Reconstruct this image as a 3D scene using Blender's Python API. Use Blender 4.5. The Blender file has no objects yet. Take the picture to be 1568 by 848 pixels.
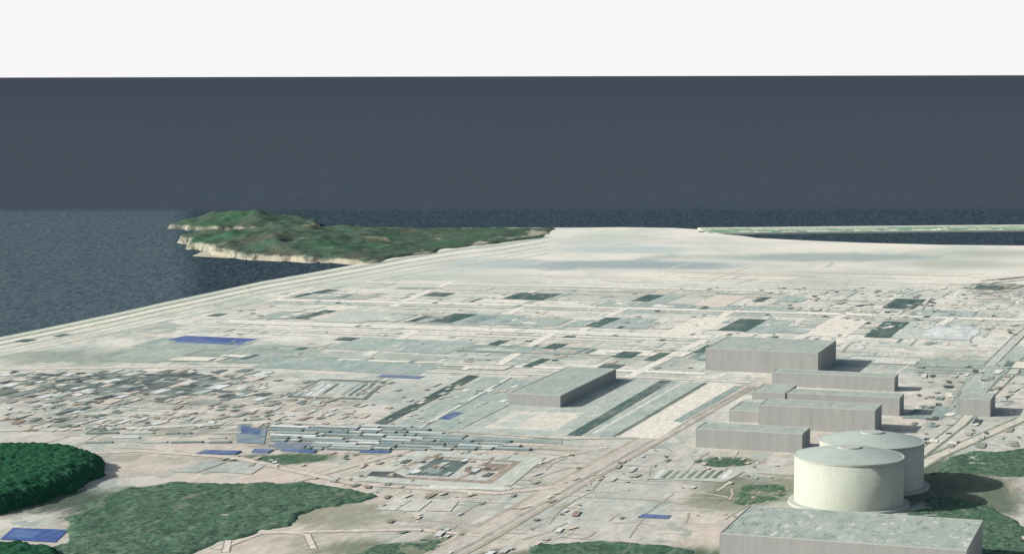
import bpy, bmesh, math, random
from mathutils import Vector, Matrix, noise
random.seed(11)
sc=bpy.context.scene
sc.view_settings.view_transform='Standard'
try: sc.view_settings.look='None'
except Exception: pass
sc.view_settings.exposure=0

# ---------------- survey camera (1568x848 plate) ----------------
F=3200.0; W=1568.0; HH=848.0; CX=784.0; CY=424.0; H=311.0
pitch=math.atan((CY-117.0)/F); roll=0.0023
fw=Vector((0,math.cos(pitch),-math.sin(pitch)))
r0=Vector((1,0,0)); u0=r0.cross(fw)
rt=r0*math.cos(roll)-u0*math.sin(roll)
up=r0*math.sin(roll)+u0*math.cos(roll)
C=Vector((0,0,H))
cd=bpy.data.cameras.new('camera'); cam=bpy.data.objects.new('camera',cd); sc.collection.objects.link(cam)
M=Matrix((rt,up,-fw)).transposed().to_4x4(); M.translation=C
cam.matrix_world=M
cd.sensor_width=36; cd.lens=36*F/W; cd.clip_start=1; cd.clip_end=1e7
sc.camera=cam
def G(x,y,z=0.0):
    d=fw+rt*((x-CX)/F)-up*((y-CY)/F)
    t=(z-H)/d.z
    p=C+d*t
    return Vector((p.x,p.y,z))
TH=math.atan(1087/3200)
A=Vector((math.sin(TH),math.cos(TH),0)); B=Vector((math.cos(TH),-math.sin(TH),0))
def gc(p): return p.dot(B),p.dot(A)
def wp(b,a,z=0): return B*b+A*a+Vector((0,0,z))
def S(r,g,b,k=0.86):
    def f(c):
        c=c/255.0
        return (c/12.92 if c<=0.04045 else ((c+0.055)/1.055)**2.4)*k
    return (f(r),f(g),f(b),1)

# ---------------- materials ----------------
def newmat(n):
    m=bpy.data.materials.new(n); m.use_nodes=True
    nt=m.node_tree; nt.nodes.clear()
    o=nt.nodes.new('ShaderNodeOutputMaterial'); b=nt.nodes.new('ShaderNodeBsdfPrincipled')
    b.inputs['Roughness'].default_value=0.95; b.inputs['Specular IOR Level'].default_value=0.05
    nt.links.new(b.outputs[0],o.inputs[0])
    return m,nt,b
def coords(nt,scale,rot=True):
    g=nt.nodes.new('ShaderNodeNewGeometry'); mp=nt.nodes.new('ShaderNodeMapping')
    vr=nt.nodes.new('ShaderNodeVectorRotate'); vr.rotation_type='Z_AXIS'
    vr.inputs['Angle'].default_value=TH if rot else 0
    nt.links.new(g.outputs['Position'],vr.inputs['Vector'])
    nt.links.new(vr.outputs[0],mp.inputs['Vector'])
    mp.inputs['Scale'].default_value=scale
    return mp.outputs[0]
def nz(nt,vec,detail=6,rough=0.6,dist=0.0):
    n=nt.nodes.new('ShaderNodeTexNoise'); n.inputs['Scale'].default_value=1
    n.inputs['Detail'].default_value=detail; n.inputs['Roughness'].default_value=rough; n.inputs['Distortion'].default_value=dist
    nt.links.new(vec,n.inputs['Vector']); return n.outputs['Fac']
def mr(nt,v,a,b,c,d,smooth=False):
    n=nt.nodes.new('ShaderNodeMapRange'); n.clamp=True
    if smooth: n.interpolation_type='SMOOTHSTEP'
    for i,x in enumerate((a,b,c,d)): n.inputs[i+1].default_value=x
    nt.links.new(v,n.inputs[0]); return n.outputs[0]
def mix(nt,f,a,b,mode='MIX'):
    n=nt.nodes.new('ShaderNodeMix'); n.data_type='RGBA'; n.blend_type=mode
    for idx,v in ((0,f),(6,a),(7,b)):
        if isinstance(v,(float,int)): n.inputs[idx].default_value=v
        elif isinstance(v,tuple): n.inputs[idx].default_value=v
        else: nt.links.new(v,n.inputs[idx])
    return n.outputs[2]
def mth(nt,op,a,b=None,c=None):
    n=nt.nodes.new('ShaderNodeMath'); n.operation=op
    for i,v in enumerate((a,b,c)):
        if v is None: continue
        if isinstance(v,(float,int)): n.inputs[i].default_value=v
        else: nt.links.new(v,n.inputs[i])
    return n.outputs[0]
def grey(nt,v):
    n=nt.nodes.new('ShaderNodeCombineColor')
    for i in range(3): nt.links.new(v,n.inputs[i])
    return n.outputs[0]
def blocks(nt,sx,sy,pal,seed=0.0):
    v=nt.nodes.new('ShaderNodeTexVoronoi'); v.distance='CHEBYCHEV'; v.inputs['Scale'].default_value=1; v.inputs['Randomness'].default_value=0.9
    n=nt.nodes.new('ShaderNodeVectorMath'); n.operation='ADD'; n.inputs[1].default_value=(seed,seed*1.7,0)
    c0=coords(nt,(sx,sy,0))
    nn=nt.nodes.new('ShaderNodeTexNoise'); nn.inputs['Scale'].default_value=2.2; nn.inputs['Detail'].default_value=3
    nt.links.new(c0,nn.inputs['Vector'])
    sc2=nt.nodes.new('ShaderNodeVectorMath'); sc2.operation='SCALE'; sc2.inputs['Scale'].default_value=0.45; nt.links.new(nn.outputs['Color'],sc2.inputs[0])
    ad=nt.nodes.new('ShaderNodeVectorMath'); ad.operation='ADD'; nt.links.new(c0,ad.inputs[0]); nt.links.new(sc2.outputs[0],ad.inputs[1])
    nt.links.new(ad.outputs[0],n.inputs[0]); nt.links.new(n.outputs[0],v.inputs['Vector'])
    s=nt.nodes.new('ShaderNodeSeparateColor'); nt.links.new(v.outputs['Color'],s.inputs[0])
    r=nt.nodes.new('ShaderNodeValToRGB'); r.color_ramp.interpolation='CONSTANT'
    el=r.color_ramp.elements
    el[0].color=pal[0]; el[0].position=0; el[1].color=pal[-1]; el[1].position=(len(pal)-1)/len(pal)
    for i in range(1,len(pal)-1):
        e=el.new(i/len(pal)); e.color=pal[i]
    nt.links.new(s.outputs[0],r.inputs[0]); return r.outputs[0]

def attrmat(name,lo=0.78,hi=1.18,stain=0.42,stcol=S(228,222,206)):
    m,nt,b=newmat(name)
    at=nt.nodes.new('ShaderNodeAttribute'); at.attribute_name='Col'
    n1=nz(nt,coords(nt,(0.05,0.016,0.03)),7,0.72,0.3)
    n2=nz(nt,coords(nt,(0.25,0.06,0.2)),4,0.65)
    f=mr(nt,n1,0.44,0.66,0,stain)
    c=mix(nt,f,at.outputs['Color'],stcol)
    f=mr(nt,n1,0.46,0.32,0,stain*0.6)
    c=mix(nt,f,c,S(150,162,150))
    v=mr(nt,n2,0.3,0.7,lo,hi)
    c=mix(nt,1.0,c,grey(nt,v),'MULTIPLY')
    nt.links.new(c,b.inputs['Base Color'])
    return m
M_plot=attrmat('weathered_plot')
M_dkp=attrmat('dark_plot',0.8,1.2,0.2)
M_box=attrmat('shed_roofs',0.85,1.12,0.25)

def ground_mat():
    m,nt,b=newmat('sand_and_fill')
    g=nt.nodes.new('ShaderNodeNewGeometry')
    n_big=nz(nt,coords(nt,(0.004,0.0022,1)),5,0.62,0.6)
    n_mid=nz(nt,coords(nt,(0.022,0.006,1)),8,0.72,0.5)
    n_fine=nz(nt,coords(nt,(0.16,0.045,1)),5,0.72)
    sep=nt.nodes.new('ShaderNodeSeparateXYZ'); nt.links.new(g.outputs['Position'],sep.inputs[0])
    near=mr(nt,sep.outputs[1],1650,2350,1,0)
    base=mix(nt,near,S(236,231,216),S(212,199,183))
    far=mr(nt,sep.outputs[1],2950,3250,1,0.0)
    def emask(x,y,rx,ry,s,rag=0.55):
        p=G(x,y); d=p.y
        sx=rx*d/F; sy=ry*d*d/(H*F)
        sub=nt.nodes.new('ShaderNodeVectorMath'); sub.operation='SUBTRACT'; sub.inputs[1].default_value=(p.x,p.y,0)
        nt.links.new(g.outputs['Position'],sub.inputs[0])
        ml=nt.nodes.new('ShaderNodeVectorMath'); ml.operation='MULTIPLY'; ml.inputs[1].default_value=(1/sx,1/sy,0)
        nt.links.new(sub.outputs[0],ml.inputs[0])
        ln=nt.nodes.new('ShaderNodeVectorMath'); ln.operation='LENGTH'; nt.links.new(ml.outputs[0],ln.inputs[0])
        dd=mth(nt,'ADD',ln.outputs['Value'],mr(nt,n_mid if y>430 else n_big,0.3,0.7,-rag,rag))
        return mr(nt,dd,1.15,0.45,0,s,True)
    c=mix(nt,mr(nt,n_big,0.43,0.60,0,0.6),base,S(184,196,188))
    f2=mth(nt,'MULTIPLY',mr(nt,n_mid,0.52,0.66,0,0.8),far)
    c=mix(nt,f2,c,S(154,166,154))
    f3=mth(nt,'MULTIPLY',mr(nt,n_mid,0.46,0.34,0,0.85),far)
    c=mix(nt,f3,c,mix(nt,near,S(242,236,222),S(228,214,200)))
    pal=[S(238,233,218),S(196,204,194),S(172,188,180),S(228,221,204),S(160,176,168),S(220,218,204),S(242,238,226),S(194,188,170)]
    pc=blocks(nt,1/60,1/55,pal); pc2=blocks(nt,1/16,1/26,pal,13.3)
    ind=mth(nt,'MULTIPLY',far,mr(nt,sep.outputs[1],1850,2000,0,0.45))
    c=mix(nt,ind,c,pc)
    i2=mth(nt,'MULTIPLY',far,mr(nt,n_mid,0.45,0.6,0.05,0.5))
    c=mix(nt,i2,c,pc2)
    pald=[S(92,108,106),S(190,190,176),S(132,146,140),S(214,205,190),S(76,92,96),S(166,162,146),S(224,222,212),S(112,128,120),S(198,188,170)]
    dc=blocks(nt,1/7.5,1/15,pald,5.1); dc2=blocks(nt,1/22,1/36,pald,2.2)
    dcc=mix(nt,mr(nt,n_big,0.42,0.50,0.25,1.0),dc,dc2)
    for e in [(60,590,130,22,.8),(250,588,150,20,.85),(180,615,260,12,.45),(60,640,160,12,.5),(430,620,130,22,.45),(300,655,260,14,.5),(520,672,220,20,.6),(350,700,160,10,.4),(700,720,150,26,.35),(460,810,120,22,.3),(700,800,130,26,.3),(1060,728,80,14,.4),(1540,450,60,18,.6),(1500,600,90,50,.4),(1250,680,90,20,.3)]:
        c=mix(nt,emask(*e,rag=.4),c,dcc)
    st=[(970,406,220,8,(158,176,176),.9),(950,382,130,6,(186,202,198),.8),(1290,394,260,8,(166,182,174),.9),(740,404,100,10,(188,198,192),.75),(1500,388,120,8,(184,188,168),.75),
        (1460,404,110,9,(182,186,170),.7),(830,368,120,4,(206,212,204),.7),(1080,372,100,4,(210,214,204),.6),(680,424,120,6,(190,198,186),.6),(1250,418,200,6,(208,206,190),.6),
        (300,540,240,14,(146,165,156),.7),(120,548,190,12,(146,158,146),.65),
        (1230,556,240,14,(150,170,162),.55),(1500,560,100,20,(146,166,156),.6),(720,610,170,36,(168,182,174),.55),(640,545,260,10,(162,178,168),.55),
        (1430,740,160,56,(80,104,80),.85),(1170,750,110,24,(106,120,94),.7),(960,850,280,20,(80,100,74),.85),(600,840,150,20,(100,116,86),.75),(700,822,80,10,(106,118,90),.6),
        (500,785,170,22,(126,134,108),.6),(120,765,150,30,(66,88,74),.9),(190,800,120,22,(116,120,98),.6),(430,702,110,9,(70,104,74),.9),(1110,706,60,8,(84,112,80),.9),(1110,768,70,16,(116,124,98),.6),(120,700,120,9,(150,148,130),.5),(1050,450,160,8,(200,196,178),.6),(1000,545,120,14,(158,172,160),.55)]
    for (x,y,rx,ry,col,s) in st:
        c=mix(nt,emask(x,y,rx,ry,s),c,S(*col))
    v=mr(nt,n_fine,0.3,0.7,0.78,1.16)
    c=mix(nt,mr(nt,sep.outputs[1],2900,3500,1,0.3),c,mix(nt,1.0,c,grey(nt,v),'MULTIPLY'))
    nt.links.new(c,b.inputs['Base Color'])
    return m
M_ground=ground_mat()

def sea_mat():
    m,nt,b=newmat('sea_water')
    b.inputs['Roughness'].default_value=1; b.inputs['Specular IOR Level'].default_value=0.0
    g=nt.nodes.new('ShaderNodeNewGeometry'); sep=nt.nodes.new('ShaderNodeSeparateXYZ'); nt.links.new(g.outputs['Position'],sep.inputs[0])
    w1=nz(nt,coords(nt,(0.18,0.06,1),False),3,0.7,0.4)
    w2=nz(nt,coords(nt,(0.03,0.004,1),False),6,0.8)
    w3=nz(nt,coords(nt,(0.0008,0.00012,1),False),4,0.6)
    far=mr(nt,sep.outputs[1],G(784,323).y,G(784,316).y,0,1)
    vfar=mr(nt,sep.outputs[1],G(784,300).y,G(784,150).y,0,1)
    nearc=mix(nt,mr(nt,w1,0.34,0.70,0,1),S(64,79,87),S(102,119,125))
    p1=G(268,335); p2=G(272,470)
    nx,ny=(p2.y-p1.y),-(p2.x-p1.x); L=math.hypot(nx,ny); nx/=-L; ny/=-L
    dist=mth(nt,'ADD',mth(nt,'MULTIPLY',sep.outputs[0],nx),mth(nt,'MULTIPLY',sep.outputs[1],ny))
    dist=mth(nt,'SUBTRACT',dist,nx*p1.x+ny*p1.y)
    calm=mix(nt,mr(nt,w1,0.44,0.76,0,1),S(50,63,72),S(90,108,114))  # glints painted into the darker water's colour as pale noise streaks
    cf=mr(nt,dist,-8,45,0,1)
    nearc=mix(nt,cf,nearc,calm)
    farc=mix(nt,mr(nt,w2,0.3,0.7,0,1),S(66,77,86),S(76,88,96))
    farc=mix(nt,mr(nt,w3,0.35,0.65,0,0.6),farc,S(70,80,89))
    farc=mix(nt,vfar,farc,S(69,76,86))
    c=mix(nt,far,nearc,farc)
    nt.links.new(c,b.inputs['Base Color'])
    return m
M_sea=sea_mat()

def foliage_mat(name,c1,c2,c3,sc_=0.2,brown=0.0):
    m,nt,b=newmat(name)
    n1=nz(nt,coords(nt,(sc_,sc_*0.5,sc_)),7,0.82)
    n2=nz(nt,coords(nt,(sc_*0.12,sc_*0.05,sc_*0.1)),6,0.65,0.3)
    n3=nz(nt,coords(nt,(sc_*0.2,sc_*0.07,sc_*0.1)),7,0.7,0.6)
    c=mix(nt,mr(nt,n1,0.38,0.64,0,1),c1,c2)
    c=mix(nt,mr(nt,n2,0.48,0.64,0,0.6),c,c3)
    if brown: c=mix(nt,mr(nt,n3,0.56,0.68,0,brown),c,S(150,152,126))
    nt.links.new(c,b.inputs['Base Color']); return m
M_forest=foliage_mat('woodland',S(42,70,58),S(118,146,120),S(70,104,84),0.3,0.7)
M_hillgreen=foliage_mat('wooded_slope',S(20,54,42),S(60,116,82),S(34,80,56),0.6)

def head_mat():
    m,nt,b=newmat('headland_scrub')
    g=nt.nodes.new('ShaderNodeNewGeometry'); sep=nt.nodes.new('ShaderNodeSeparateXYZ'); nt.links.new(g.outputs['Position'],sep.inputs[0])
    sn=nt.nodes.new('ShaderNodeSeparateXYZ'); nt.links.new(g.outputs['Normal'],sn.inputs[0])
    n1=nz(nt,coords(nt,(0.06,0.02,0.05)),8,0.78)
    n2=nz(nt,coords(nt,(0.009,0.004,0.01)),7,0.65,0.6)
    c=mix(nt,mr(nt,n1,0.35,0.66,0,1),S(50,70,64),S(102,120,100))
    c=mix(nt,mr(nt,n2,0.50,0.62,0,0.7),c,S(66,110,80))
    c=mix(nt,mr(nt,n2,0.44,0.36,0,0.75),c,S(100,102,88))
    rock=mix(nt,mr(nt,n1,0.42,0.58,0,1),S(84,90,84),S(196,190,172))
    rf=mr(nt,mth(nt,'ADD',sn.outputs[2],mr(nt,n1,0.3,0.7,-.12,.12)),0.90,0.78,0,.85)
    c=mix(nt,rf,c,rock)
    cl=mr(nt,mth(nt,'ADD',sep.outputs[2],mr(nt,n2,0.4,0.6,-6,9)),0.5,-1.5,0,0.75)
    c=mix(nt,cl,c,S(186,180,158))
    bare=nz(nt,coords(nt,(0.006,0.0025,0.01)),6,0.6,1.0)
    c=mix(nt,mr(nt,bare,0.59,0.66,0,0.7),c,S(180,168,142))
    nt.links.new(c,b.inputs['Base Color']); return m
M_head=head_mat()

def concrete_mat(name,col,sx=0.15,sz=0.02):
    m,nt,b=newmat(name)
    n1=nz(nt,coords(nt,(sx,sx,sz)),6,0.7)
    n2=nz(nt,coords(nt,(0.6,0.6,0.35)),4,0.6)
    c=mix(nt,1.0,col,grey(nt,mr(nt,n1,0.3,0.7,0.9,1.08)),'MULTIPLY')
    c=mix(nt,1.0,c,grey(nt,mr(nt,n2,0.3,0.7,0.95,1.04)),'MULTIPLY')
    nt.links.new(c,b.inputs['Base Color']); return m
M_wall=concrete_mat('concrete_wall',S(164,166,163))
M_trim=concrete_mat('concrete_trim',S(188,193,184))
M_tank=concrete_mat('tank_concrete',S(192,198,184),sx=0.09,sz=0.03)
M_dome=concrete_mat('tank_dome',S(180,191,182),sx=0.12,sz=0.12)
def roof_mat(name,k):
    m,nt,b=newmat(name)
    n1=nz(nt,coords(nt,(0.10,0.035,0.1)),7,0.7,0.5)
    n2=nz(nt,coords(nt,(0.22,0.08,0.1)),5,0.66,.4)
    c=mix(nt,mr(nt,n1,0.38,0.62,0,1),S(162,173,164),S(184,193,182))
    c=mix(nt,mr(nt,n2,0.56,0.66,0,k),c,S(222,222,210))
    c=mix(nt,mr(nt,n2,0.42,0.32,0,k),c,S(110,126,114))
    nt.links.new(c,b.inputs['Base Color']); return m
M_roof=roof_mat('roof_membrane',0.25); M_roof2=roof_mat('weathered_roof',0.9)

# ---------------- mesh helpers ----------------
def link(o): sc.collection.objects.link(o); return o
def mk(name,verts,faces,mat,parent=None,smooth=False):
    me=bpy.data.meshes.new(name); me.from_pydata([tuple(v) for v in verts],[],faces); me.update()
    me.materials.append(mat)
    if smooth:
        for p in me.polygons: p.use_smooth=True
    o=link(bpy.data.objects.new(name,me))
    if parent: o.parent=parent
    return o
class Batch:
    def __init__(s): s.v=[]; s.f=[]; s.c=[]; s.m=[]
    def poly(s,pts,z,col,m=None):
        i=len(s.v); s.v+= [(p.x,p.y,z) for p in pts]; s.f.append(list(range(i,i+len(pts)))); s.c.append(col); s.m.append(1 if (m if m is not None else sum(col[:3])<0.75) else 0)
    def box(s,pts,z0,z1,col,side=None):
        i=len(s.v); n=len(pts)
        s.v+=[(p.x,p.y,z0) for p in pts]+[(p.x,p.y,z1) for p in pts]
        s.f.append([i+n+k for k in range(n)]); s.c.append(col); s.m.append(0)
        for k in range(n):
            s.f.append([i+k,i+(k+1)%n,i+n+(k+1)%n,i+n+k]); s.c.append(side or col); s.m.append(0)
    def make(s,name,mat,mat2=None):
        me=bpy.data.meshes.new(name); me.from_pydata(s.v,[],s.f); me.update()
        at=me.color_attributes.new('Col','FLOAT_COLOR','CORNER')
        for p,c,mi in zip(me.polygons,s.c,s.m):
            for li in p.loop_indices: at.data[li].color=c
            if mat2: p.material_index=mi
        me.materials.append(mat)
        if mat2: me.materials.append(mat2)
        return link(bpy.data.objects.new(name,me))
_z=[0.01]
def nextz(): _z[0]+=0.0003; return _z[0]
def ccw(pts):
    a=sum(pts[i].x*pts[(i+1)%len(pts)].y-pts[(i+1)%len(pts)].x*pts[i].y for i in range(len(pts)))
    return pts if a>0 else pts[::-1]
def quad_px(bt,pts,col): bt.poly(ccw([G(*p) for p in pts]),nextz(),col)
def rect_ext(x0,y0,x1,y1,wmin=6):
    # x0..x1 is the full lateral extent of a grid-aligned lot seen from the survey point
    sh=(1871-x0)/(y0-117.0)*(y0-y1); w=max(wmin,(x1-x0)-sh)
    b0,a0=gc(G(x0,y0)); b1,_=gc(G(x0+w,y0)); _,a1=gc(G(x0+sh,y1))
    return ccw([wp(b0,a0),wp(b1,a0),wp(b1,a1),wp(b0,a1)])
def ribbon_w(bt,P,w,col,z=None):
    z=z or nextz(); L=[];R=[]
    for i,p in enumerate(P):
        d=(P[min(i+1,len(P)-1)]-P[max(i-1,0)]).normalized(); n=Vector((-d.y,d.x,0))
        L.append(p+n*w/2); R.append(p-n*w/2)
    for i in range(len(P)-1):
        bt.poly(ccw([R[i],R[i+1],L[i+1],L[i]]),z,col)
def ribbon(bt,pts,w,col,z=None): ribbon_w(bt,[G(*p) for p in pts],w,col,z)
def inpoly(x,y,poly):
    c=False; n=len(poly); j=n-1
    for i in range(n):
        xi,yi=poly[i].x,poly[i].y; xj,yj=poly[j].x,poly[j].y
        if (yi>y)!=(yj>y) and x<(xj-xi)*(y-yi)/(yj-yi)+xi: c=not c
        j=i
    return c
def edist(x,y,poly):
    m=1e18; n=len(poly)
    for i in range(n):
        a=poly[i]; b=poly[(i+1)%n]; dx=b.x-a.x; dy=b.y-a.y
        t=max(0,min(1,((x-a.x)*dx+(y-a.y)*dy)/(dx*dx+dy*dy+1e-9)))
        m=min(m,(x-a.x-t*dx)**2+(y-a.y-t*dy)**2)
    return math.sqrt(m)

# ---------------- sea & ground ----------------
rings=[0,300,1000,2000,3000,4000,5500,8000,14000,30000,80000,250000,900000,3500000]; NS=96
v=[(0,0,-2.5)]; f=[]
for r in rings[1:]:
    for k in range(NS):
        a=2*math.pi*k/NS; v.append((r*math.cos(a),r*math.sin(a),-2.5))
for k in range(NS): f.append((0,1+k,1+(k+1)%NS))
for i in range(len(rings)-2):
    o=1+i*NS; q=o+NS
    for k in range(NS): f.append((o+k,q+k,q+(k+1)%NS,o+(k+1)%NS))
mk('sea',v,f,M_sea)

shore=[(-700,640),(-200,560),(0,516),(80,500),(170,481),(250,463),(330,446),(400,431),(480,417),(560,402),(600,392),(620,375),(600,356),(640,350),(760,348.5),(860,348.5),(960,348),(1030,349),(1075,351.5),(1095,356),(1110,359),(1135,361),(1160,364.5),(1230,368),(1330,372),(1450,375),(1568,376),(1800,378),(2600,390)]
land=[G(*p) for p in shore]+[Vector((2500,1500,0)),Vector((2500,-1500,0)),Vector((-2500,-1500,0)),Vector((-2500,1200,0))]
land=ccw(land)
bm=bmesh.new()
top=[bm.verts.new((p.x,p.y,0)) for p in land]; bot=[bm.verts.new((p.x,p.y,-4)) for p in land]
fc=bm.faces.new(top); n=len(top)
for i in range(n): bm.faces.new((top[i],bot[i],bot[(i+1)%n],top[(i+1)%n]))
bmesh.ops.triangulate(bm,faces=[fc])
bmesh.ops.recalc_face_normals(bm,faces=bm.faces)
me=bpy.data.meshes.new('ground'); bm.to_mesh(me); bm.free(); me.materials.append(M_ground)
link(bpy.data.objects.new('ground',me))

CREAM=S(238,233,217); SAND=S(218,206,188); PALE=S(198,206,196); SLAB=S(168,184,177); TEAL=S(134,154,149)
DARK=S(64,90,86); DKG=S(82,94,96); DITCH=S(112,126,112); WHITE=S(228,232,228); RUST=S(164,146,130)
bw=Batch()
P=[(1075,353.5),(1150,353),(1300,351.5),(1450,350),(1568,349),(2200,344)]
pw=[G(*p) for p in P]
def strip(bt,pw,off,w,z0,z1,col):
    for i in range(len(pw)-1):
        d=(pw[i+1]-pw[i]).normalized(); nn=Vector((-d.y,d.x,0)); o=nn*off; h=nn*w/2
        bt.box(ccw([pw[i]+o-h,pw[i+1]+o-h,pw[i+1]+o+h,pw[i]+o+h]),z0,z1,col)
strip(bw,pw,0,130,-3.5,1.2,S(206,216,198)); strip(bw,pw,36,24,1.2,3.2,S(222,226,208)); strip(bw,pw,-14,14,1.2,2.2,S(150,186,160))
for i in range(200):
    k=random.randrange(len(pw)-1); t=random.random(); p=pw[k].lerp(pw[k+1],t); d=(pw[k+1]-pw[k]).normalized(); nn=Vector((-d.y,d.x,0))
    p=p+nn*random.uniform(-50,8); w=random.uniform(3,16); h=random.uniform(5,14)
    bw.box(ccw([p-d*w-nn*h,p+d*w-nn*h,p+d*w+nn*h,p-d*w+nn*h]),1.1,1.5+random.random()*.5,random.choice([S(90,144,116),S(140,176,146),S(225,225,205),S(110,150,134)]))
bw.make('breakwater',M_box)

# ---------------- roads / coast ----------------
rd=Batch()
def off(pts,dy): return [(x,y+dy) for x,y in pts]
coast=[(-250,576),(0,520),(80,504),(170,485),(250,467),(330,450),(400,435),(480,421),(560,406.5),(620,395),(700,382),(770,374),(840,362)]
ribbon(rd,coast,26,S(190,202,184)); ribbon(rd,off(coast,-1.6),6,S(222,222,204)); ribbon(rd,off(coast,1.2),5,S(126,142,124))
ribbon(rd,off(coast,5),14,CREAM); ribbon(rd,off(coast,8),8,S(156,168,150)); ribbon(rd,off(coast,11),12,S(220,218,202)); ribbon(rd,off(coast,15),7,S(170,182,166)); ribbon(rd,off(coast,20),9,S(202,208,192)); ribbon(rd,off(coast,26),4,S(156,170,154))
def road(pts,w,col,edge=DITCH,e=2.0):
    ribbon(rd,pts,w+2*e,edge); ribbon(rd,pts,w,col)
BR=S(246,241,227)
def tracks(poly,nn,lmin,lmax,cols,wmin=1.5,wmax=4,pb=.6,jit=.04):
    P=[G(*p) for p in poly]; xs=[p.x for p in P]; ys=[p.y for p in P]; k=0
    while k<nn:
        x=random.uniform(min(xs),max(xs)); y=random.uniform(min(ys),max(ys))
        if not inpoly(x,y,P): continue
        k+=1; an=random.gauss(0,jit); d=B if random.random()<pb else A
        d=Vector((d.x*math.cos(an)-d.y*math.sin(an),d.x*math.sin(an)+d.y*math.cos(an),0)); L=random.uniform(lmin,lmax)
        p0=Vector((x,y,0)); e=p0+d*L
        if not inpoly(e.x,e.y,P): e=p0+d*L*.3
        mid=(p0+e)/2+Vector((-d.y,d.x,0))*random.gauss(0,L*jit*.4)
        ribbon_w(rd,[p0,mid,e],random.uniform(wmin,wmax),random.choice(cols))
tc_=[S(150,164,154),S(172,184,174),S(246,241,228),S(246,241,228),S(130,148,142),S(208,202,186)]
tracks([(400,436),(1500,440),(1568,520),(1100,575),(250,560)],280,30,320,tc_,2,5,.7,.02)
tracks([(560,575),(1100,580),(1000,665),(600,655)],80,30,150,tc_,1.2,3,.3,.01)
tracks([(0,568),(420,566),(560,640),(1000,680),(860,800),(600,700),(0,690)],160,15,120,[S(166,166,154),S(228,220,207),S(134,140,128),S(204,192,176)],1.2,2.6,.7,.12)
tracks([(560,690),(1200,690),(1180,790),(880,840),(640,848)],70,20,160,[S(186,178,162),S(226,214,201),S(170,166,150)],1,2.2,.5,.12)
tracks([(1080,440),(1568,440),(1568,680),(1400,700)],90,20,120,tc_,1.5,4,.5,.1)
tracks([(640,405),(1500,408),(1560,440),(560,430)],45,60,400,[S(218,216,200),S(244,240,226),S(200,204,192)],3,8,.9,.06)
road([(560,432),(1000,441),(1240,447)],16,BR,S(164,176,166))
road([(420,459),(800,467),(1300,481),(1568,490)],26,BR,S(142,154,144),4)
ribbon(rd,[(420,464),(800,472),(1300,487)],8,S(162,178,172))
road([(345,492),(700,503),(1090,516)],36,BR,S(142,154,146),4)
ribbon(rd,[(330,492),(690,503),(1090,516)],3,S(170,182,174))
road([(300,500),(600,509),(1080,526)],14,S(240,235,221))
road([(340,544),(700,557),(1080,572)],18,BR)
road([(0,565),(350,560),(560,566),(980,577),(1150,585)],14,S(224,221,207),S(134,146,136))
road([(0,658),(200,655),(420,645),(560,650),(870,670),(1010,668)],14,S(210,207,193),S(144,152,140))
road([(640,870),(720,828),(870,742),(1010,664),(1140,590)],19,S(202,194,182),S(180,172,156),4)
ribbon(rd,[(640,874),(725,832),(875,745),(1012,667),(1150,592)],4,S(164,162,150))
road([(1568,640),(1430,700),(1390,725)],9,S(214,208,192),S(130,142,120),3)
road([(1470,640),(1500,585),(1568,530)],26,S(176,188,180),S(136,150,140))
road([(1515,560),(1560,515),(1620,470)],10,S(198,203,194))
road([(1385,715),(1470,650),(1560,560)],8,S(210,207,192))
for y in (561,565,570,574): ribbon(rd,[(1400,y-4),(1568,y),(1700,y+4)],5,S(140,160,157))
for (x0,y0,x1,y1) in [(410,462,480,440),(600,470,690,432),(740,500,800,470),(880,512,960,470),(1060,516,1120,475),(1220,520,1300,478),(1400,520,1470,480),(560,545,640,505),(760,560,850,508),(960,578,1080,520)]:
    ribbon(rd,[(x0,y0),(x1,y1)],11,S(240,235,221))
road([(420,745),(620,690),(700,664)],8,S(212,203,189),S(180,178,162))
road([(330,840),(400,815),(640,810),(740,820)],6,S(220,208,195),S(180,174,154))
road([(345,845),(350,826),(400,812),(470,818),(480,840)],4,S(228,218,206),S(154,146,130),1)
road([(0,700),(210,690),(360,700),(540,740),(760,755),(850,745)],9,S(216,205,190),S(170,168,152))
# scrub line / drain in the reclaimed area
for _ in range(14):
    x=1440+random.uniform(0,130); y=438+random.uniform(-10,14)
    ribbon(rd,[(x,y),(x+random.uniform(15,40),y+random.uniform(-3,1)),(x+random.uniform(45,70),y-random.uniform(1,8))],random.uniform(4,11),S(104,116,98))
rd.make('roads',M_plot)

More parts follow.
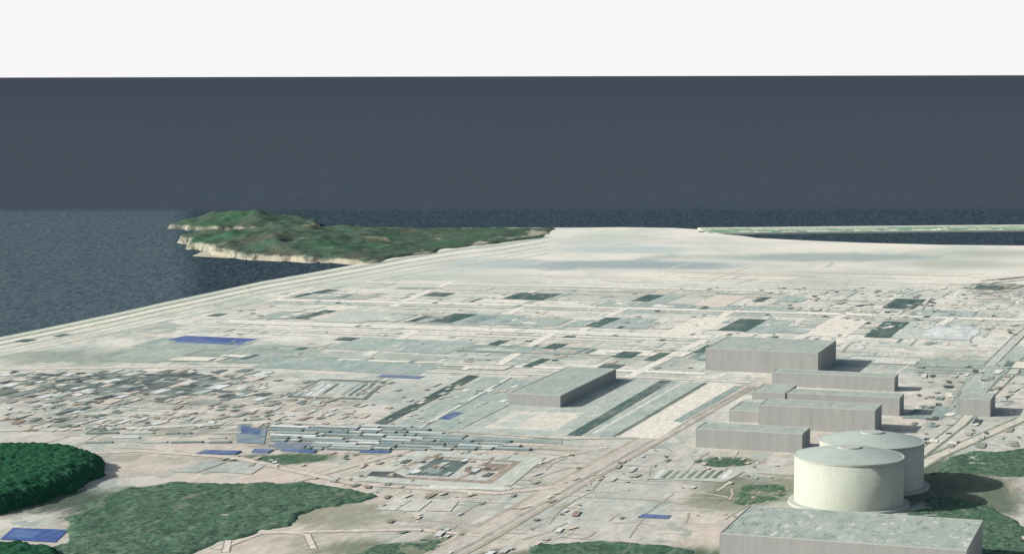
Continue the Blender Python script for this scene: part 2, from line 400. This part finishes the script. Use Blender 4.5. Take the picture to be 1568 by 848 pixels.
# ---------------- plots ----------------
pl=Batch()
def row(xl,yl,xr,yr,depth,wmin,wmax,fillp=0.85):
    p0=G(xl,yl); p1=G(xr,yr); L=(p1-p0).length; d=(p1-p0).normalized(); t=0
    while t<L:
        w=random.uniform(wmin,wmax); g=random.uniform(4,14)
        def rr(x0,x1,y0,y1,c,m=None):
            pl.poly(ccw([p0+d*x0+A*y0,p0+d*x1+A*y0,p0+d*x1+A*y1,p0+d*x0+A*y1]),nextz(),c,m)
        if random.random()<fillp:
            a0=random.uniform(0,depth*0.15); a1=depth*random.uniform(0.75,1.0); e=2.0
            rr(t,t+w,a0,a1,random.choice([DITCH,S(130,144,136),S(164,170,158),S(142,156,146)]),0)
            rr(t+e,t+w-e,a0+e*2.5,a1-e*2.5,random.choice([PALE,SLAB,SLAB,S(156,174,168),CREAM,S(176,190,182),S(222,219,206)]))
            if random.random()<0.4:
                ww=random.uniform(5,12); rr(t+e,t+e+ww,a0+8,a1-8,random.choice([DARK,TEAL,S(104,128,122)]))
            for _ in range(random.randrange(1,5)):
                bx=t+w*random.uniform(0.1,0.8); ax=a0+(a1-a0)*random.uniform(.1,.7)
                rr(bx,bx+random.uniform(5,w*.35),ax,ax+random.uniform(6,(a1-a0)*.3),random.choice([CREAM,PALE,TEAL,WHITE,S(198,188,170)]))
        t+=w+g
row(440,456,1480,487,80,30,90,0.75)
row(600,443,1200,452,40,30,90,0.4)
row(390,488,1500,519,95,40,120,0.85)
row(380,530,1060,549,70,50,160,0.85)
row(330,555,1060,576,50,40,150,0.85)
row(160,552,380,556,60,60,150,0.5)
row(1290,555,1560,566,70,40,90,0.5)
def R(x0,y0,x1,y1,c): pl.poly(rect_ext(x0,y0,x1,y1),nextz(),c)
for q in [(500,534,760,517,SLAB),(385,562,720,547,S(160,178,171)),(150,552,340,530,S(166,180,169)),(200,530,420,517,S(158,176,168)),
          (685,496,815,480,SLAB),(915,502,1015,486,SLAB),(1140,509,1225,489,SLAB),(990,463,1055,450,SLAB),(1365,518,1440,492,PALE),(1185,462,1245,454,SLAB),(480,492,620,476,PALE),
          (1405,518,1510,498,S(205,212,206)),(1230,514,1340,488,S(238,230,216)),(1010,512,1130,485,CREAM),(800,460,880,448,S(184,194,184)),(1060,468,1150,452,S(226,214,198))]:
    R(*q)
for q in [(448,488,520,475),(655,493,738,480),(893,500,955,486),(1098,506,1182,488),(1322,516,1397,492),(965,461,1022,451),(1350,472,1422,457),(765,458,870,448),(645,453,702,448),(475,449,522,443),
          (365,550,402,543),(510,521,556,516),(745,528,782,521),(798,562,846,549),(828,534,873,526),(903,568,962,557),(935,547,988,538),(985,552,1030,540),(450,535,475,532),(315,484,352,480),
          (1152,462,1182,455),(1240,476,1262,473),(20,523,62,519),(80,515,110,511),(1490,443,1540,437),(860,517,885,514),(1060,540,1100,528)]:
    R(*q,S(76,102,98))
R(700,494,770,483,S(136,158,155)); R(1265,558,1345,548,SLAB)
R(255,521,415,514,S(80,104,158)); R(262,524,395,521,S(104,126,164))
for i in range(30):
    x=random.uniform(1410,1490); y=random.uniform(502,516); R(x,y,x+14,y-3,WHITE)
Q=lambda pts,c: quad_px(pl,pts,c)
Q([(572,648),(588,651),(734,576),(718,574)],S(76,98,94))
Q([(600,655),(700,660),(858,580),(740,577)],S(170,184,176))
Q([(640,655),(645,655),(781,579),(777,578)],S(230,229,216)); Q([(646,655),(649,655),(785,579),(782,578)],S(114,134,126))
Q([(700,661),(866,668),(1035,583),(862,580)],S(186,195,185))
Q([(740,655),(850,660),(895,632),(790,630)],S(224,219,205)); Q([(756,652),(790,654),(820,636),(795,634)],PALE)
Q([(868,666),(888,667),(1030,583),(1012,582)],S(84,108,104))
Q([(892,667),(936,669),(1078,586),(1034,584)],S(172,187,178))
Q([(936,669),(941,669),(1083,586),(1079,586)],DITCH)
Q([(946,669),(1008,672),(1136,590),(1088,587)],S(238,231,216))
Q([(1030,645),(1044,647),(1138,592),(1125,591)],S(146,165,158))
Q([(905,664),(911,664),(1049,585),(1045,585)],S(226,224,212))
R(670,642,714,631,S(86,110,150))
R(575,577,660,573,S(112,132,160))
Q([(540,658),(860,674),(862,680),(530,665)],S(156,171,164))
Q([(438,608),(560,612),(592,584),(490,580)],S(112,124,116)); Q([(446,606),(555,610),(584,586),(492,583)],S(186,195,187))
for i in range(9):
    x=455+i*11; Q([(x,606-i*.1),(x+5,606),(x+32,588),(x+28,588)],random.choice([WHITE,PALE,TEAL,DKG]))
Q([(115,598),(300,606),(368,575),(165,571)],S(118,130,122))
for i in range(110):
    x=random.uniform(115,320); y=random.uniform(574,604); R(x,y,x+random.uniform(14,50),y-random.uniform(1.5,5),random.choice([DKG,S(88,104,104),S(70,88,92),S(74,92,94),S(166,176,170),S(130,144,138)]))
for i in range(40):
    x=random.uniform(0,110); y=random.uniform(572,596); R(x,y,x+random.uniform(12,40),y-random.uniform(1.5,4),random.choice([DKG,S(88,104,104),S(130,144,138),S(166,176,170)]))
Q([(545,736),(772,752),(836,700),(640,690)],S(200,206,194)); Q([(578,731),(752,741),(800,706),(655,698)],S(162,150,134)); Q([(590,728),(744,736),(786,708),(664,701)],S(196,200,190))
Q([(560,729),(625,732),(600,722),(570,722)],DKG)
Q([(622,727),(688,730),(720,706),(668,703)],S(96,114,112)); Q([(700,732),(710,733),(758,704),(750,703)],S(178,156,142)); Q([(725,722),(765,722),(780,711),(745,710)],S(152,136,122)); Q([(640,724),(670,725),(690,712),(668,711)],S(148,164,157))
Q([(640,748),(780,750),(785,747),(650,743)],S(226,228,218))
Q([(262,722),(300,724),(345,708),(315,705)],S(170,182,174)); Q([(320,722),(385,726),(410,710),(350,707)],S(184,190,181))
Q([(575,780),(640,783),(662,766),(606,763)],S(212,212,201)); Q([(650,782),(690,783),(702,768),(668,766)],S(206,204,193))
Q([(605,781),(608,781),(633,765),(631,765)],DITCH)
Q([(990,733),(1110,738),(1140,722),(1010,717)],S(196,199,185))
for i in range(9):
    x=998+i*13; Q([(x,732),(x+7,733),(x+21,720),(x+15,720)],random.choice([S(100,116,106),S(136,148,136),WHITE,S(112,128,116)]))
Q([(975,792),(1022,794),(1028,789),(985,787)],S(92,114,162))
Q([(1380,640),(1440,642),(1465,622),(1410,620)],S(148,166,160))
Q([(0,826),(85,830),(105,811),(20,808)],S(76,102,158)); Q([(10,822),(50,824),(62,814),(28,812)],S(98,124,170))
Q([(362,678),(404,680),(410,652),(364,650)],S(132,150,158))
Q([(368,664),(398,666),(402,654),(370,652)],S(90,114,150))
def zone(poly,nn,smin,smax,cols,asp=(0.8,4),jit=0.0):
    P=[G(*p) for p in poly]; xs=[p.x for p in P]; ys=[p.y for p in P]; k=0;t=0
    while k<nn and t<nn*20:
        t+=1; x=random.uniform(min(xs),max(xs)); y=random.uniform(min(ys),max(ys))
        if not inpoly(x,y,P): continue
        k+=1; c=Vector((x,y,0)); w=random.uniform(smin,smax); l=min(30,w*random.uniform(*asp))
        an=random.gauss(0,jit); a=Vector((A.x*math.cos(an)-A.y*math.sin(an),A.x*math.sin(an)+A.y*math.cos(an),0)); b=Vector((a.y,-a.x,0))
        col=random.choice(cols); s=random.uniform(0.88,1.08); col=tuple(q*s for q in col[:3])+(1,)
        pl.poly(ccw([c-b*w/2-a*l/2,c+b*w/2-a*l/2,c+b*w/2+a*l/2,c-b*w/2+a*l/2]),nextz(),col)
mixc=[CREAM,PALE,SLAB,TEAL,WHITE,S(194,186,168)]
zone([(380,440),(1500,440),(1568,530),(1100,570),(300,560)],360,2,8,mixc+[TEAL,DARK])
vil=[DKG,S(118,132,128),S(146,156,148),PALE,SAND,TEAL,WHITE,S(98,114,110)]
zone([(0,568),(420,566),(400,612),(0,618)],200,3,12,vil,jit=.04)
zone([(0,612),(420,612),(400,640),(0,650)],90,2,7,vil+[RUST,SAND],jit=.1)
zone([(0,640),(560,625),(560,652),(0,662)],130,2,7,[S(156,158,146),PALE,SAND,RUST,WHITE,DITCH,S(128,142,126)],jit=.15)
zone([(380,580),(600,585),(560,640),(380,640)],70,2,8,[S(156,158,146),PALE,SAND,TEAL,WHITE],jit=.1)
zone([(600,590),(840,585),(700,655),(590,650)],60,2,7,mixc)
zone([(1080,440),(1568,440),(1568,520),(1300,500)],140,2,8,[DKG,S(156,158,142),PALE,CREAM],jit=.2)
zone([(1400,560),(1568,560),(1568,680),(1390,690)],110,2,8,[DKG,S(156,158,142),PALE,CREAM,TEAL],jit=.1)
zone([(220,695),(900,690),(1050,720),(850,848),(640,848),(560,760)],130,1.5,5,[S(164,164,148),PALE,SAND,RUST,WHITE,S(134,144,128)],jit=.15)
zone([(880,680),(1200,700),(1200,800),(860,800)],40,1.5,4,[S(164,164,148),PALE,SAND,WHITE,S(134,144,128)],jit=.15)
zone([(600,700),(780,700),(740,735),(600,725)],30,2,6,[PALE,RUST,WHITE,DKG])
pl.make('industrial_plots',M_plot,M_dkp)
ztop=_z[0]

# rows of long low shed roofs
sh=Batch()
for r in range(9):
    y=655+r*4.2; x=415+random.uniform(-6,6)
    while x<600+r*26:
        w=random.uniform(8,70); c=random.choice([WHITE,PALE,SLAB,S(162,180,177),S(140,160,161),TEAL,S(206,214,209)])
        if x<460 and r>5: c=random.choice([S(108,130,160),TEAL])
        pts=[G(x,y),G(x+w,y+w*.035),G(x+w+5,y+w*.035-2.7),G(x+5,y-2.7)]
        sh.box(ccw(pts),0,ztop+random.uniform(.2,.9),c,S(116,130,130)); x+=w+random.uniform(2,9)
for r in range(4):
    x=130; y=658+r*7
    while x<350:
        w=random.uniform(10,50); pts=[G(x,y),G(x+w,y-w*.02),G(x+w+3,y-w*.02-2),G(x+3,y-2)]
        if random.random()<.6: sh.box(ccw(pts),0,ztop+random.uniform(.1,.4),random.choice([PALE,TEAL,S(146,162,154),SAND,WHITE]))
        x+=w+random.uniform(3,20)
for q in [[(300,695),(360,696),(370,691),(315,690)],[(385,693),(410,694),(418,689),(390,688)],[(430,691),(480,694),(485,690),(436,687)],[(550,693),(595,694),(600,691),(556,690)]]:
    sh.box(ccw([G(*p) for p in q]),0,ztop+.1+random.random()*.3,S(90,114,156))
sh.make('industrial_sheds',M_box)

# ---------------- terrain masses ----------------
def mass(name,px,cell,hfun,mat,wobs=None):
    P=[G(*p) for p in px]
    x0=min(p.x for p in P)-cell*3; x1=max(p.x for p in P)+cell*3; y0=min(p.y for p in P)-cell*3; y1=max(p.y for p in P)+cell*3
    nx=int((x1-x0)/cell)+1; ny=int((y1-y0)/cell)+1; wobs=wobs or cell*2.5
    vs=[]
    for j in range(ny):
        for i in range(nx):
            x=x0+i*cell; y=y0+j*cell
            wob=noise.fractal(Vector((x/(wobs*3),y/(wobs*5),0)),1.0,2.0,4)*wobs
            d=edist(x,y,P); d=d if inpoly(x,y,P) else -d
            vs.append((x,y,hfun(x,y,d+wob)))
    fs=[]
    for j in range(ny-1):
        for i in range(nx-1):
            k=j*nx+i; q=(k,k+1,k+nx+1,k+nx)
            if max(vs[t][2] for t in q)>-1.0: fs.append(q)
    used=sorted({t for q in fs for t in q}); mp={t:i for i,t in enumerate(used)}
    return mk(name,[vs[t] for t in used],[tuple(mp[t] for t in q) for q in fs],mat,None,True)
def fb(x,y,s,o=5): return noise.fractal(Vector((x/s,y/s,3.1)),1.0,2.0,o)
def sstep(t): t=max(0,min(1,t)); return t*t*(3-2*t)
def hh(x,y,d):
    west=sstep((-120-x)/330)
    e=sstep((d+8)/(20-9*west)); e2=sstep(d/110)
    rg=1-abs(noise.noise(Vector((x/70,y/110,1.7))))*2
    return -5+ e*(7+7*west) + e2*(2+8*west)*(0.8+1.4*fb(x,y,100)) + e*(1.0+3.2*west)*rg + e*(1+1.5*west)*fb(x,y,25)
mass('headland',[(278,370),(290,378),(330,386),(350,392),(420,398),(500,400.5),(560,404),(620,394),(690,381),(770,373),(830,363),(866,350),(760,350),(560,351),(440,354),(370,359),(350,364),(315,361)],5.5,hh,M_head,22)
def hi(x,y,d):
    e=sstep((d+12)/16); e2=sstep(d/140)
    rg=1-abs(noise.noise(Vector((x/60,y/110,5.7))))*2
    return -5+e*11+e2*17*(0.9+0.9*fb(x+500,y,100))+e*3.5*rg+e*2*fb(x,y,25)
mass('island_hill',[(264,348),(285,350.5),(330,351.5),(420,350),(478,345),(490,341),(460,336),(380,334),(320,336),(285,342)],5.5,hi,M_head,22)
b=Batch()
b.box(ccw([G(*p) for p in [(295,390),(352,393),(345,387),(312,383)]]),-3,-1.6,S(190,186,164)); b.make('beach',M_plot)

def canopy(hmax,edge=6,s=4.2):
    def fn(x,y,d):
        if d<-0.5: return -1.5
        dd=noise.voronoi(Vector((x/s,y/s,0)))[0][0]
        g=fb(x,y,26,3)
        return -0.9+sstep(d/edge)*(hmax*(0.55+0.5*g)+ (1-min(1,dd))*hmax*0.4)
    return fn
mass('woodland',[(60,870),(100,800),(180,748),(260,738),(400,742),(480,737),(560,752),(590,760),(540,772),(480,790),(470,800),(390,815),(340,832),(250,858)],2.2,canopy(3.0),M_forest,14)
mass('woodland',[(790,860),(810,836),(880,830),(1000,834),(1060,845),(1060,870)],2.2,canopy(2.5),M_forest,14)
mass('woodland',[(1415,728),(1430,708),(1470,694),(1568,686),(1700,690),(1700,725),(1568,731),(1480,727)],2.2,canopy(2.5),M_forest,12)
mass('woodland',[(1395,790),(1400,762),(1440,755),(1500,765),(1550,790),(1600,850),(1500,850)],2.2,canopy(2),M_forest,12)
mass('scrub',[(1100,770),(1150,745),(1215,735),(1205,765),(1140,778)],2.2,canopy(1.6),M_forest,16)
mass('scrub',[(380,706),(400,698),(470,696),(520,701),(500,711),(430,711)],2.2,canopy(1.6),M_forest,10)
mass('scrub',[(1060,712),(1080,702),(1150,703),(1165,711),(1110,716)],2.2,canopy(1.6),M_forest,10)
mass('scrub',[(520,850),(570,832),(650,824),(700,828),(660,850)],2.2,canopy(1.3),M_forest,16)
def hill(hmax,slope):
    def fn(x,y,d):
        if d<-1: return -1.5
        t=max(0,min(1,d/slope)); prof=math.sqrt(1-(1-t)**2)
        dd=noise.voronoi(Vector((x/3.6,y/3.6,0)))[0][0]
        return -0.8+hmax*prof*(0.97+0.05*fb(x,y,60,3))+sstep(d/4)*((1-min(1,dd))*1.8+1.5*fb(x,y,9,4))
    return fn
mass('wooded_hill',[(-400,760),(-60,800),(0,788),(60,770),(110,752),(158,728),(160,712),(120,700),(0,696),(-300,700)],1.2,hill(14.5,26),M_hillgreen,4)
mass('wooded_hill',[(-200,960),(40,900),(80,870),(98,856),(90,845),(40,838),(-200,838)],1.5,hill(6,12),M_hillgreen,4)

# ---------------- buildings ----------------
def boxmesh(name,b0,b1,a0,a1,z0,z1,mat,par):
    p=[wp(b0,a0),wp(b1,a0),wp(b1,a1),wp(b0,a1)]
    v=[(q.x,q.y,z0) for q in p]+[(q.x,q.y,z1) for q in p]
    f=[(3,2,1,0),(4,5,6,7),(0,1,5,4),(1,2,6,5),(2,3,7,6),(3,0,4,7)]
    return mk(name,v,f,mat,par)
def building(name,b0,b1,a0,a1,h,pil=9.0,units=4,seed=0,roof=None):
    rnd=random.Random(seed)
    e=bpy.data.objects.new(name,None); link(e)
    boxmesh('walls',b0,b1,a0,a1,-0.5,h-0.6,M_wall,e)
    boxmesh('roof',b0+.5,b1-.5,a0+.5,a1-.5,h-0.59,h-0.25,roof or M_roof,e)
    t=0.5
    v=[];f=[]
    def bx(x0,x1,y0,y1,z0,z1):
        i=len(v); p=[wp(x0,y0),wp(x1,y0),wp(x1,y1),wp(x0,y1)]
        v.extend([(q.x,q.y,z0) for q in p]+[(q.x,q.y,z1) for q in p])
        f.extend([tuple(i+k for k in q) for q in [(3,2,1,0),(4,5,6,7),(0,1,5,4),(1,2,6,5),(2,3,7,6),(3,0,4,7)]])
    bx(b0-.1,b1+.1,a0-.1,a0+t-.01,h-.6,h+.1); bx(b0-.1,b1+.1,a1-t+.01,a1+.1,h-.6,h+.1)
    bx(b0-.1,b0+t-.01,a0+t,a1-t,h-.6,h+.1); bx(b1-t+.01,b1+.1,a0+t,a1-t,h-.6,h+.1)
    mk('parapet',v,f,M_trim,e)
    v=[];f=[]
    n=max(2,int((b1-b0)/pil))
    for i in range(n+1):
        x=b0+.3+(b1-b0-.6)*i/n; bx(x-.12,x+.12,a0-.04,a0-.002,-.4,h-.61)
    n=max(2,int((a1-a0)/pil))
    for i in range(n+1):
        y=a0+.3+(a1-a0-.6)*i/n; bx(b1+.002,b1+.04,y-.12,y+.12,-.4,h-.61)
    mk('pilasters',v,f,M_wall,e)
    v=[];f=[]
    for i in range(units):
        x=rnd.uniform(b0+4,b1-7); y=rnd.uniform(a0+3,max(a0+3.5,a1-6)); s=rnd.uniform(1,2)
        bx(x,x+s,y,y+s,h-.24,h+rnd.uniform(.1,.5))
    if units: mk('roof_vents',v,f,M_trim,e)
    return e
def bpx(name,fl,fr,back,hpx,seed,amin=0,units=4):
    b0,a0=gc(G(*fl)); b1,a1=gc(G(*fr)); am=(a0+a1)/2
    _,ab=gc(G(*back)); dep=max(ab-am,amin,8)
    p=G(*fr); h=hpx*p.length/F
    return building(name,b0,b1,am,am+dep,h,seed=seed,units=units)
bpx('warehouse',(1078,568),(1254,573),(1283,554),34.5,1,units=4)
bpx('long_workshop',(779,620),(858,624),(938,581),19,2,units=2)
bpx('plant_building',(1180,592),(1371,598),(1377,594),22,3,units=2)
bpx('plant_building',(1151,612),(1203,613),(1222,601),12.5,4,units=1)
bpx('plant_building',(1204,629),(1378,636),(1388,630),28,5,units=2)
bpx('plant_building',(1117,645),(1166,648),(1188,634),18.5,6,units=1)
bpx('plant_building',(1161,656),(1340,664),(1351,654),37,7,units=2)
bpx('plant_building',(1063,686),(1230,692),(1242,683),30,8,units=2)
bpx('pump_house',(1463,635),(1516,638),(1527,627),26,9,units=1)
hz=24
fl=gc(G(1098,819,hz)); fr=gc(G(1482,838,hz)); br=gc(G(1502,791,hz)); bl=gc(G(1142,777,hz))
building('process_hall',fl[0],fr[0],(fl[1]+fr[1])/2,(bl[1]+br[1])/2,hz,seed=12,units=7,roof=M_roof2)

# ---------------- tanks ----------------
def revolve(name,c,prof,mat,par,n=72,smooth=True):
    v=[];f=[]
    for (r,z) in prof:
        for k in range(n):
            a=2*math.pi*k/n; v.append((c.x+r*math.cos(a),c.y+r*math.sin(a),z))
    for i in range(len(prof)-1):
        for k in range(n):
            f.append((i*n+k,i*n+(k+1)%n,(i+1)*n+(k+1)%n,(i+1)*n+k))
    f.append(tuple((len(prof)-1)*n+k for k in range(n)))
    return mk(name,v,f,mat,par,smooth)
def tank(cx,cy,rpx,hpx,seed):
    c=G(cx,cy); D=c.length; R_=rpx*c.y/F*1.0; h=hpx*D/F
    e=bpy.data.objects.new('storage_tank',None); link(e)
    revolve('shell',c,[(R_,0),(R_,h-1.2)],M_tank,e)
    revolve('top_ring',c,[(R_+.35,h-1.19),(R_+.35,h),(R_-.8,h+.01)],M_trim,e,smooth=False)
    prof=[]; rise=6.0
    for i in range(13):
        t=i/12; r=(R_-1)*(1-t)+4.5*t; prof.append((r,h+.02+rise*(1-(r/(R_-1))**1.6)))
    revolve('dome',c,prof,M_dome,e)
    revolve('dome_cap',c,[(8.5,h+rise-1.0),(8.5,h+rise+.3),(7.9,h+rise+.4)],M_trim,e,32,False)
    revolve('base_slab',c,[(R_+4.5,-.3),(R_+4.5,1.9),(R_+3.9,1.95)],M_trim,e,smooth=False)
    for k in range(1,9):
        z=h*k/9.3; revolve('joint_%d'%k,c,[(R_+.01,z),(R_+.04,z+.08),(R_+.01,z+.16)],M_tank,e)
    return e
tank(1299,770,84,75,1)
tank(1334,743,80,71,2)

# ---------------- light ----------------
el=math.radians(29); az=math.radians(10)
sundir=Vector((-math.cos(el)*math.cos(az),-math.cos(el)*math.sin(az),math.sin(el)))
ld=bpy.data.lights.new('sun','SUN'); ld.energy=5.0; ld.angle=math.radians(.5); ld.color=(1,.985,.95)
lo=link(bpy.data.objects.new('sun',ld)); lo.rotation_euler=sundir.to_track_quat('Z','Y').to_euler()
w=bpy.data.worlds.new('World'); sc.world=w; w.use_nodes=True; nt=w.node_tree; nt.nodes.clear()
out=nt.nodes.new('ShaderNodeOutputWorld'); sky=nt.nodes.new('ShaderNodeTexSky'); sky.sky_type='NISHITA'; sky.sun_disc=False
sky.sun_elevation=el; sky.sun_rotation=math.atan2(sundir.x,sundir.y); sky.air_density=1.2; sky.dust_density=3
bg=nt.nodes.new('ShaderNodeBackground'); bg.inputs[1].default_value=.1; nt.links.new(sky.outputs[0],bg.inputs[0])
hz_=nt.nodes.new('ShaderNodeBackground'); hz_.inputs[0].default_value=(.93,.93,.93,1); hz_.inputs[1].default_value=1
tc=nt.nodes.new('ShaderNodeTexCoord'); sp=nt.nodes.new('ShaderNodeSeparateXYZ'); nt.links.new(tc.outputs['Generated'],sp.inputs[0])
m_=nt.nodes.new('ShaderNodeMapRange'); nt.links.new(sp.outputs[2],m_.inputs[0])
for i,x in enumerate((0.06,0.2,0,1)): m_.inputs[i+1].default_value=x
ms=nt.nodes.new('ShaderNodeMixShader'); nt.links.new(m_.outputs[0],ms.inputs[0]); nt.links.new(hz_.outputs[0],ms.inputs[1]); nt.links.new(bg.outputs[0],ms.inputs[2])
nt.links.new(ms.outputs[0],out.inputs[0])
